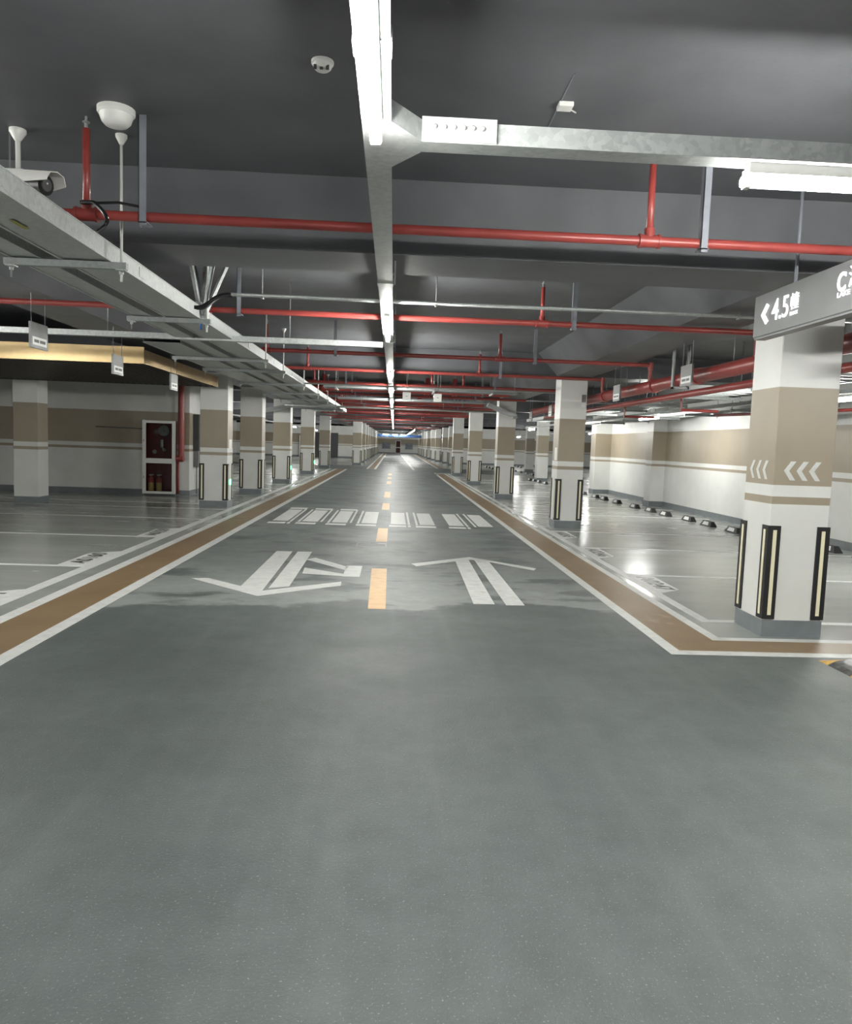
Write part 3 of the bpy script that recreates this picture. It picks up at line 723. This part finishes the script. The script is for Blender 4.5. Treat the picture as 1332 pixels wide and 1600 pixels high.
for i, y in enumerate(sy):
    xa, xb = (-2.49, -1.73) if i < 2 else (-3.06, -1.76)
    t = thing('trapeze_hanger', 'steel trapeze hanger under the left cable trays, %s' % ('nearest the camera' if i == 0 else 'at the V-shaped braces' if i == 1 else '%s from the camera' % NTH[i]), 'hanger', ((xa + xb) / 2, y, 2.53), 'trapeze hangers of the left trays')
    mb = MB().box(xa, y - 0.022, 2.535, xb, y + 0.022, 2.577); mb.build('channel', M['steel'], t)
    for x in (xa + 0.04, xb - 0.035):
        zt = SLAB1 if y < 5.5 else SLAB
        r_ = MB().tube([(x, y, 2.46), (x, y, zt - 0.01)], 0.009 if x > -2 else 0.006, 8); r_.build('rod', M['white_plastic'] if x > -2 else M['steel'], t)
        if x > -2: MB().lathe((x, y, zt - 0.06), [(0.012, 0), (0.036, 0.045), (0.036, 0.06)], 12).build('ceiling_cup', M['white_plastic'], t)
        n = MB().box(x - 0.028, y - 0.03, 2.527, x + 0.028, y + 0.03, 2.534); n.lathe((x, y, 2.505), [(0.014, 0), (0.014, 0.022)], 6); n.build('nut', M['galv'], t)
st_ = [o for o in COL.objects if o.name == 'cable_tray'][0]
MB().box(-2.03, 4.12, 2.5775, -2.0, 4.28, 2.5785).build('sticker', M['sticker'], st_)
wc = thing('wall_cable', 'thin dark cable fixed along the left wall, running to the hydrant cabinet', 'cable', (-6.7, 19.03, 1.64))
MB().tube([(-7.35, 19.035, 1.65), (-6.16, 19.035, 1.63)], 0.012, 6).build('cable', M['dark_print'], wc)
# cross brace
sb = thing('seismic_brace', 'V-shaped steel braces rising from the left tray to the ceiling', 'brace', (-1.86, 7.25, 2.6))
for (p, q, m) in (((-1.83, 7.30, 2.70), (-2.0, 7.55, SLAB), 'steel'), ((-1.86, 7.25, 2.72), (-1.92, 7.05, SLAB), 'steel'),
                  ((-1.79, 7.24, 2.66), (-1.62, 7.5, SLAB), 'steel'), ((-1.79, 7.2, 2.68), (-1.70, 7.1, 3.05), 'steel'), ((-1.84, 7.3, 2.7), (-1.83, 7.5, SLAB), 'steel')):
    b = MB(); b.bar(p, q, 0.030, 0.006); b.bar(Vector(p) + Vector((0.012, 0.018, 0)), Vector(q) + Vector((0.012, 0.018, 0)), 0.006, 0.034); b.build('brace_channel', M[m], sb)
j = MB().box(-1.88, 7.23, 2.60, -1.83, 7.32, 2.74); j.box(-1.825, 7.22, 2.59, -1.76, 7.25, 2.67); j.lathe((-1.80, 7.215, 2.63), [(0.018, 0.0), (0.018, -0.015)], 8, axis='y')
j.build('joint_bracket', M['galv'], sb)
MB().tube([(-1.82, 7.2, 2.58), (-1.82, 7.2, 2.48)], 0.012, 8).build('end_bolt', M['blue'], sb)
# black hose loop at the near tray
hl = thing('cable_loop', 'black cable loop hanging from the tray below the nearest red pipe', 'cable', (-1.8, 4.6, 2.7))
pts = []
for q in range(25):
    a = q / 24; pts.append((-1.86 + 0.25 * math.sin(a * 2.6) * a, 4.62 - 0.1 * a, 2.83 - 0.02 * a if a < 0.4 else 2.822 - 0.30 * (a - 0.4)))
MB().tube(pts, 0.012, 8).build('cable', M['black_gap'], hl)
MB().tube([(-1.86, 4.64, 2.83), (-1.66, 4.66, 2.85), (-1.53, 4.7, 2.84)], 0.008, 8).build('upper_cable', M['black_gap'], hl)
# grey drop at third left column and at third right column
t = thing('tray_drop', 'slanted grey tray resting on the head of the third right column', 'cable tray', (3.0, 21.3, 2.5))
MB().bar((2.60, 21.36, 2.66), (3.40, 21.36, 2.36), 0.42, 0.10).build('tray', M['galv'], t)
MB().box(3.30, 21.1, 2.30, 3.42, 21.55, 2.36).build('end_bracket', M['steel'], t)
t = thing('tray_drop', 'slanted grey duct at the head of the third left column', 'cable tray', (-3.9, 25.6, 2.5))
MB().bar((-4.3, 25.62, 2.42), (-3.5, 25.62, 2.62), 0.45, 0.12).build('tray', M['galv'], t)
MB().bar((-3.5, 25.62, 2.62), (-2.9, 25.62, 2.64), 0.45, 0.12).build('upper_tray', M['galv'], t)

# ================================================================== RIGHT LADDER TRAYS
def ladder(label, x0, x1, y0, y1, z):
    t = thing('ladder_tray', label, 'cable tray', ((x0 + x1) / 2, (y0 + y1) / 2, z))
    for x in (x0, x1):
        MB().box(x - 0.012, y0, z, x + 0.012, y1, z + 0.09).build('side_rail', M['galv'], t)
    n = int((y1 - y0) / 0.3); first = None
    for k in range(n):
        y = y0 + 0.15 + 0.3 * k
        if first is None:
            first = MB().box(x0 + 0.012, y - 0.02, z + 0.01, x1 - 0.012, y + 0.02, z + 0.03).build('rung', M['galv'], t)
        else:
            c = first.copy(); COL.objects.link(c); c.parent = t; c.location = (0, 0.3 * k, 0)
    for k in range(int((y1 - y0) / 2.2)):
        y = y0 + 0.8 + 2.2 * k
        h_ = MB().box(x0 - 0.12, y - 0.02, z - 0.045, x1 + 0.12, y + 0.02, z); h_.build('strut', M['steel'], t)
        for x in (x0 - 0.09, x1 + 0.09): MB().tube([(x, y, z - 0.08), (x, y, SLAB)], 0.007, 6).build('rod', M['steel'], t)
    return t
ladder('wide galvanised ladder tray over the right bays', 4.55, 5.25, 6.4, 26, 2.38)
ladder('narrow galvanised ladder tray close to the right wall', 6.3, 6.8, 6.4, 26, 2.34)
rd = thing('wall_bracket', 'small red pipe ending in a dark bracket on the right wall', 'pipe', (7, 12, 2.3))
MB().tube([(6.0, 14.0, 2.22), (7.2, 9.0, 2.22)], 0.025, 8).build('pipe', M['red'], rd)
MB().prism([(7.0, 13.2, 2.25), (7.5, 13.2, 2.25), (7.5, 13.2, 2.05)], (0, 0.05, 0)).build('gusset', M['steel'], rd)

# ================================================================== HANGING SIGNS
sg = thing('hanging_sign', 'long grey hanging direction sign with glowing 4.5 block letters', 'sign', (2.75, 4.6, 2.38))
MB().box(2.70, 3.3, 2.385, 2.80, 5.73, 2.69).build('box', M['sign_grey'], sg, bevel=0.004)
MB().box(2.71, 3.32, 2.37, 2.79, 5.72, 2.386).build('bottom_rail', M['sign_grey'], sg)
for y in (5.25, 3.6):
    MB().tube([(2.75, y, 2.69), (2.75, y, SLAB1)], 0.012, 8).build('hanger_rod', M['grey_channel'], sg)
SU, SV = (0, -1, 0), (0, 0, 1)                            # read from the lane: far to near
def sign_poly(pts): return MB().prism([(2.697, -u, z) for u, z in pts], (-0.006, 0, 0))
sign_poly([(-5.605, 2.535), (-5.53, 2.61), (-5.495, 2.59), (-5.55, 2.535), (-5.495, 2.48), (-5.53, 2.46)]).build('arrow', M['letter'], sg)
text_obj('number', '4.5', 0.215, M['letter'], (2.695, 5.335, 2.535), SU, SV, 0.003, sg, width=0.225)
text_obj('block_character', '\u5e62', 0.12, M['letter'], (2.695, 5.14, 2.55), SU, SV, 0.003, sg, width=0.10)
text_obj('block_word', 'BLOCK', 0.034, M['letter'], (2.695, 5.14, 2.477), SU, SV, 0.002, sg, width=0.10)
text_obj('letter_c', 'C', 0.16, M['letter'], (2.695, 4.60, 2.565), SU, SV, 0.003, sg, width=0.085, bold=0.003)
text_obj('lake_character', '\u6e56', 0.14, M['letter'], (2.695, 4.465, 2.575), SU, SV, 0.003, sg, width=0.12)
text_obj('lake_word', 'LAKE', 0.045, M['letter'], (2.695, 4.57, 2.495), SU, SV, 0.002, sg, width=0.13)
def plate(x, y, z, label, side, L=0.36, H=0.25):
    t = thing('bay_plate', label, 'sign', (x, y, z), 'hanging plates beside the bays')
    MB().box(x - 0.012, y - L / 2, z - H / 2, x + 0.012, y + L / 2, z + H / 2).build('board', M['plate_grey'], t)
    e = 0.0125
    p = MB().box(x + side * e - 0.001, y - L / 2 + 0.03, z - H / 2 + 0.03, x + side * e + 0.001, y + L / 2 - 0.03, z - H / 2 + 0.11).build('number_strip', M['strip_white'], t)
    for k, (a, b) in enumerate(((-0.12, -0.02), (0.0, 0.12))):
        MB().box(x + side * 0.0145 - 0.0005, y + a, z - H / 2 + 0.055, x + side * 0.0145 + 0.0005, y + b, z - H / 2 + 0.085).build('print', M['dark_print'], p)
    zt = SLAB
    for q in (-0.15, 0.15): MB().tube([(x, y + q, z + H / 2), (x, y + q, zt)], 0.0035, 6).build('wire', M['steel'], t)
plate(-3.6, 7.87, 2.44, 'nearest hanging grey plate on the left, above the parking bays', 1)
plate(-3.6, 10.05, 2.375, 'second hanging grey plate on the left, before the gold fascia', 1)
plate(-3.5, 12.2, 2.33, 'third hanging plate on the left, before the canopy corner', 1)
plate(3.55, 9.2, 2.445, 'nearest hanging plate on the right, before the thick fire main', -1)
plate(3.55, 12.1, 2.42, 'second hanging plate on the right, before the thick fire main', -1)
plate(3.6, 14.9, 2.42, 'third hanging plate on the right, beside the second column', -1)
plate(3.6, 17.5, 2.36, 'fourth hanging plate on the right, beyond the second column', -1)
plate(3.6, 20.0, 2.32, 'farthest hanging plate on the right, near the third column', -1)
for i, (x, z) in enumerate(((0.22, 2.42), (0.83, 2.41))):
    t = thing('square_box', '%s white square box hanging over the lane' % ('left', 'right')[i], 'sign', (x, 15.0, z), 'white square boxes over the lane')
    MB().box(x - 0.08, 14.96, z - 0.08, x + 0.08, 15.0, z + 0.08).build('box', M['white_plastic'], t, bevel=0.006)
    MB().tube([(x, 15.0, z + 0.08), (x, 15.0, SLAB)], 0.007, 6).build('rod', M['steel'], t)
    MB().box(x - 0.02, 14.957, z - 0.005, x + 0.02, 14.96, z + 0.005).build('mark', M['dark_print'], t)

# ================================================================== CEILING DEVICES
def dome(loc, r, h_, label, name):
    t = thing(name, label, 'detector', loc)
    x, y, z = loc
    MB().lathe(loc, [(r, 0), (r, -h_ * 0.25), (r * 0.93, -h_ * 0.35)], 24).build('base', M['white_plastic'], t)
    MB().lathe(loc, [(r * 0.9, -h_ * 0.35), (r * 0.78, -h_ * 0.72), (r * 0.6, -h_ * 0.92), (r * 0.3, -h_)], 24).build('dome', M['white_plastic'], t)
    return t
dome((-1.66, 4.62, SLAB1), 0.105, 0.10, 'larger white ceiling speaker dome beside the left grey hanger', 'ceiling_speaker')
sd = dome((-0.41, 3.93, SLAB1), 0.056, 0.045, 'small round white smoke detector left of the lane trunking', 'smoke_detector')
for k in range(3):
    MB().box(-0.45 + 0.03 * k, 3.925 - 0.03, SLAB1 - 0.05, -0.435 + 0.03 * k, 3.925 - 0.02, SLAB1 - 0.03).build('vent_slot', M['dark_print'], sd)
p_ = thing('ceiling_plate', 'small pale square plate on the ceiling, above the branch trunking', 'fitting', (0.87, 4.25, SLAB1))
MB().box(0.83, 4.20, SLAB1 - 0.025, 0.91, 4.28, SLAB1).build('plate', M['white_plastic'], p_, bevel=0.004)
MB().tube([(0.9, 4.28, SLAB1 - 0.008), (0.95, 4.33, SLAB1 - 0.004)], 0.004, 6).build('wire', M['white_plastic'], p_)
struct('trim_8', MB().bar((0.84, 4.6, SLAB1 - 0.004), (0.84, 3.9, SLAB1 - 0.002), 0.005, 0.004), M['grey_channel'])

# CCTV camera
cc = thing('security_camera', 'white bullet security camera on a ceiling pole at the left edge', 'camera', (-2.4, 5.0, SLAB1))
px, py = -2.40, 5.0
MB().tube([(px, py, SLAB1 - 0.05), (px, py, 3.1)], 0.015, 12).build('pole', M['white_plastic'], cc)
MB().lathe((px, py, SLAB1 - 0.07), [(0.018, 0), (0.05, 0.05), (0.05, 0.07)], 16).build('ceiling_cup', M['white_plastic'], cc)
MB().lathe((px + 0.03, py, 3.105), [(0.02, 0.0), (0.02, -0.05), (0.016, -0.3)], 12, axis='x').build('arm', M['white_plastic'], cc)
hd = Vector((0.90, -0.36, -0.13)).normalized()
c0 = Vector((px - 0.14, py - 0.02, 3.035)); c1 = c0 + hd * 0.46
MB().tube([c0, c0 + hd * 0.24, c0 + hd * 0.42], 0.06, 18).build('body', M['black_gap'], cc)
fr = c0 + hd * 0.425
lens = MB().tube([fr - hd * 0.005, fr + hd * 0.005], 0.036, 16).build('lens', M['dark_print'], cc)
MB().tube([fr + hd * 0.005 + Vector((0, 0, 0.01)), fr + hd * 0.009 + Vector((0, 0, 0.01))], 0.006, 8).build('lens_glint', M['strip_white'], lens)
# curved sun shield over the body
sd_ = hd.cross(Vector((0, 0, 1))).normalized(); up = sd_.cross(hd)
prof = [(-1.0, -0.55), (-1.0, 0.35), (-0.72, 0.92), (0, 1.12), (0.72, 0.92), (1.0, 0.35), (1.0, -0.1)]
mb = MB(); ring = []
for s_ in (0.0, 0.3, 0.5):
    for k_ in (1.0, 0.93):
        ring.append([c0 + hd * s_ + sd_ * (a * 0.074 * k_) + up * ((b if s_ < 0.4 else max(b, 0.2)) * 0.074 * k_) for a, b in prof])
n = len(prof)
vs = [v for r_ in ring for v in r_]
fs = []
for q in (0, 1):
    for k_ in (0, 1):
        A, B = (2 * q + k_) * n, (2 * (q + 1) + k_) * n
        fs += [(A + i, A + i + 1, B + i + 1, B + i) for i in range(n - 1)]
for q in (0, 1, 2): fs += [(2 * q * n + i, 2 * q * n + i + 1, (2 * q + 1) * n + i + 1, (2 * q + 1) * n + i) for i in range(n - 1)] if q != 1 else []
for q in (0, 1):
    for e in (0, n - 1): fs.append((2 * q * n + e, (2 * q + 1) * n + e, (2 * q + 3) * n + e, (2 * q + 2) * n + e))
mb.add(vs, fs, 0, True).build('sun_shield', M['white_plastic'], cc)
low = [(-0.9, -0.3), (-0.8, -0.8), (0, -1.05), (0.8, -0.8), (0.9, -0.3)]
mb = MB(); A = [c0 + sd_ * a * 0.07 + up * b * 0.07 for a, b in low]; B = [c0 + hd * 0.33 + sd_ * a * 0.07 + up * (b * 0.07) for a, b in low]
mb.add(A + B, [(i, i + 1, 6 + i, 5 + i) for i in range(4)] + [(0, 5, 9, 4), (4, 3, 2, 1, 0), (5, 6, 7, 8, 9)], 0, True).build('lower_shell', M['white_plastic'], cc)

# ================================================================== CANOPY (left)
cy = thing('entrance_canopy', 'low canopy with gold fascia and dark slats over the left bays', 'canopy', (-8, 13.3, 2.5))
MB().box(-13.9, 11.08, 2.5, -3.6, 11.1, 2.735).build('gold_fascia', M['gold'], cy)['label'] = 'shiny gold front fascia'
MB().box(-3.62, 11.1, 2.5, -3.6, 15.65, 2.70).build('side_fascia', M['gold'], cy)['label'] = 'gold side fascia'
MB().box(-13.9, 11.1, 2.66, -3.62, 15.65, 2.70).build('top_panel', M['slat'], cy)
MB().box(-13.9, 15.63, 2.5, -3.62, 15.65, 2.66).build('back_rail', M['slat'], cy)
s0 = MB().box(-3.76, 11.1, 2.51, -3.735, 15.63, 2.60).build('slat', M['slat'], cy)
for k in range(1, 84):
    c = s0.copy(); COL.objects.link(c); c.parent = cy; c.location = (-0.12 * k, 0, 0)
for x in (-4.2, -6.5, -9, -12):
    for y in (11.5, 15.2): MB().tube([(x, y, 2.70), (x, y, SLAB if not -4.3 < x < -3.5 else SOF)], 0.006, 6).build('rod', M['steel'], cy)

# ================================================================== FIRE HYDRANT CABINET
def cabinet(loc, label, w_, ext=True):
    x, y = loc; H0, H1 = 0.05, 1.84
    t = thing('hydrant_cabinet', label, 'cabinet', (x + w_ / 2, y, 0))
    d = 0.18
    mb = MB().box(x, y + d - 0.01, H0, x + w_, y + d, H1); mb.box(x, y, H0, x + 0.01, y + d, H1); mb.box(x + w_ - 0.01, y, H0, x + w_, y + d, H1)
    mb.box(x, y, H0, x + w_, y + d, H0 + 0.01); mb.box(x, y, H1 - 0.01, x + w_, y + d, H1); mb.box(x, y + 0.03, 0.83, x + w_, y + d, 0.85)
    mb.build('carcass', M['maroon'], t)
    MB().box(x - 0.012, y, H0 - 0.012, x, y + d, H1 + 0.012).build('side', M['frame_white'], t)
    for (z0, z1, nm) in ((H0, 0.86, 'lower_door'), (0.86, H1, 'upper_door')):
        f = MB(); b_ = 0.075
        f.box(x - 0.012, y - 0.03, z0, x + b_, y, z1); f.box(x + w_ - b_, y - 0.03, z0, x + w_ + 0.012, y, z1)
        f.box(x + b_, y - 0.03, z0, x + w_ - b_, y, z0 + b_ * 0.8); f.box(x + b_, y - 0.03, z1 - b_ * 0.8, x + w_ - b_, y, z1)
        D = f.build(nm, M['frame_white'], t)
        MB().box(x + b_, y - 0.018, z0 + 0.06, x + w_ - b_, y - 0.012, z1 - 0.06).build('glass', M['glass'], D)
        MB().box(x + 0.02, y - 0.036, (z0 + z1) / 2 - 0.03, x + 0.032, y - 0.03, (z0 + z1) / 2 + 0.03).build('latch', M['dark_print'], D)
    return t
hc = cabinet((-6.14, 18.85), 'white framed fire hydrant cabinet with two glass doors on the left wall', 0.78)
hr = thing('hose_reel', 'rolled pale fire hose in the upper part of the hydrant cabinet', 'hose', (-5.67, 18.95, 1.6))
MB().lathe((-5.67, 18.945, 1.60), [(0.13, 0.0), (0.14, 0.02), (0.14, 0.05), (0.13, 0.07)], 24, axis='y').build('hose_roll', M['plate_grey'], hr)
MB().lathe((-5.67, 18.942, 1.60), [(0.03, 0.0), (0.03, 0.005)], 12, axis='y').build('hub', M['dark_print'], hr)
text_obj('lettering', '\u6d88\u706b\u6813', 0.13, M['dark_print'], (-5.70, 18.832, 1.56), (1, 0, 0), (0, 0, 1), 0.001, [c for c in hc.children if c.name.startswith('upper_door')][0], width=0.36)
hv = thing('hydrant_valve', 'metal hydrant valve below the rolled hose in the cabinet', 'valve', (-5.70, 18.95, 1.1))
MB().tube([(-5.72, 18.97, 1.38), (-5.72, 18.97, 1.2), (-5.66, 18.93, 1.14), (-5.64, 18.92, 1.12)], 0.04, 10).build('body', M['galv'], hv)
MB().lathe((-5.90, 18.96, 1.08), [(0.05, 0.0), (0.05, 0.03)], 14, axis='y').build('handwheel', M['steel'], hv)
for i, x in enumerate((-5.97, -5.78)):
    e = thing('fire_extinguisher', '%s extinguisher with yellow label standing in the lower cabinet' % ('left', 'right')[i], 'extinguisher', (x, 18.94, 0.06), 'extinguishers in the hydrant cabinet')
    MB().lathe((x, 18.94, 0.06), [(0.06, 0), (0.065, 0.02), (0.065, 0.33), (0.05, 0.37), (0.02, 0.40), (0.02, 0.43)], 16).build('tank', M['red'], e)
    MB().lathe((x, 18.94, 0.12), [(0.0665, 0), (0.0665, 0.2)], 16).build('tank_label', M['label_yellow'], e)
    MB().bar((x - 0.05, 18.94, 0.50), (x + 0.06, 18.94, 0.51), 0.02, 0.03).build('handle', M['galv'], e)
# grey sign board on the side of the wall end
gb = thing('wall_box', 'tall dark grey panel with pale box below, on the end of the left wall', 'panel', (-5.04, 19.6, 0.95))
MB().box(-5.058, 19.35, 1.13, -4.92, 19.95, 2.04).build('dark_panel', M['dark_door'], gb)
MB().box(-5.058, 19.38, 0.72, -4.94, 19.95, 1.12).build('pale_box', M['plate_grey'], gb)
MB().tube([(-5.03, 19.6, 0.02), (-5.03, 19.6, 0.72)], 0.012, 8).build('conduit', M['steel'], gb)
# green guide lamps on the left columns
for i, (y, l) in enumerate(((16.22, 'nearest'), (25.9, 'third'), (33.5, 'fourth'))):
    g = thing('guide_lamp', 'small green guide lamp low on the %s guarded left column' % l, 'lamp', (-3.51, y + 0.2, 0.5), 'green guide lamps')
    MB().box(-3.522, y + 0.16, 0.47, -3.504, y + 0.30, 0.60).build('housing', M['white_plastic'], g)
    MB().box(-3.510, y + 0.155, 0.48, -3.502, y + 0.305, 0.59).build('lens', M['green_led'], g)

# ================================================================== FAR END
cabinet((0.22, 106.8), 'red and white hydrant cabinet on the far end wall', 0.75)
cabinet((-8.4, 67.8), 'hydrant cabinet on the rear left wall between the columns', 0.75)
for i, (x0, x1) in enumerate(((-1.65, -0.5), (1.6, 2.65))):
    t = thing('notice_board', '%s grey notice board on the far end wall' % ('left', 'right')[i], 'board', (x0, 106.95, 0.75), 'notice boards on the end wall')
    MB().box(x0, 106.94, 0.72, x1, 106.99, 1.45).build('panel', M['board'], t)
    f = MB(); f.box(x0 - 0.05, 106.93, 0.66, x1 + 0.05, 106.99, 0.72); f.box(x0 - 0.05, 106.93, 1.45, x1 + 0.05, 106.99, 1.5); f.build('frame', M['plate_grey'], t)
tag(MB().box(-2.0, 91.0, 2.22, 6.0, 91.3, 2.5).build('blue_beam', M['blue']), 'blue painted beam hanging across the far end of the lane', 'beam')
struct('door_1', MB().box(-7.6, 67.93, 0, -6.4, 68.0, 2.2), M['dark_door'])
struct('door_2', MB().box(-5.9, 67.93, 0, -5.0, 68.0, 2.2), M['dark_door'])
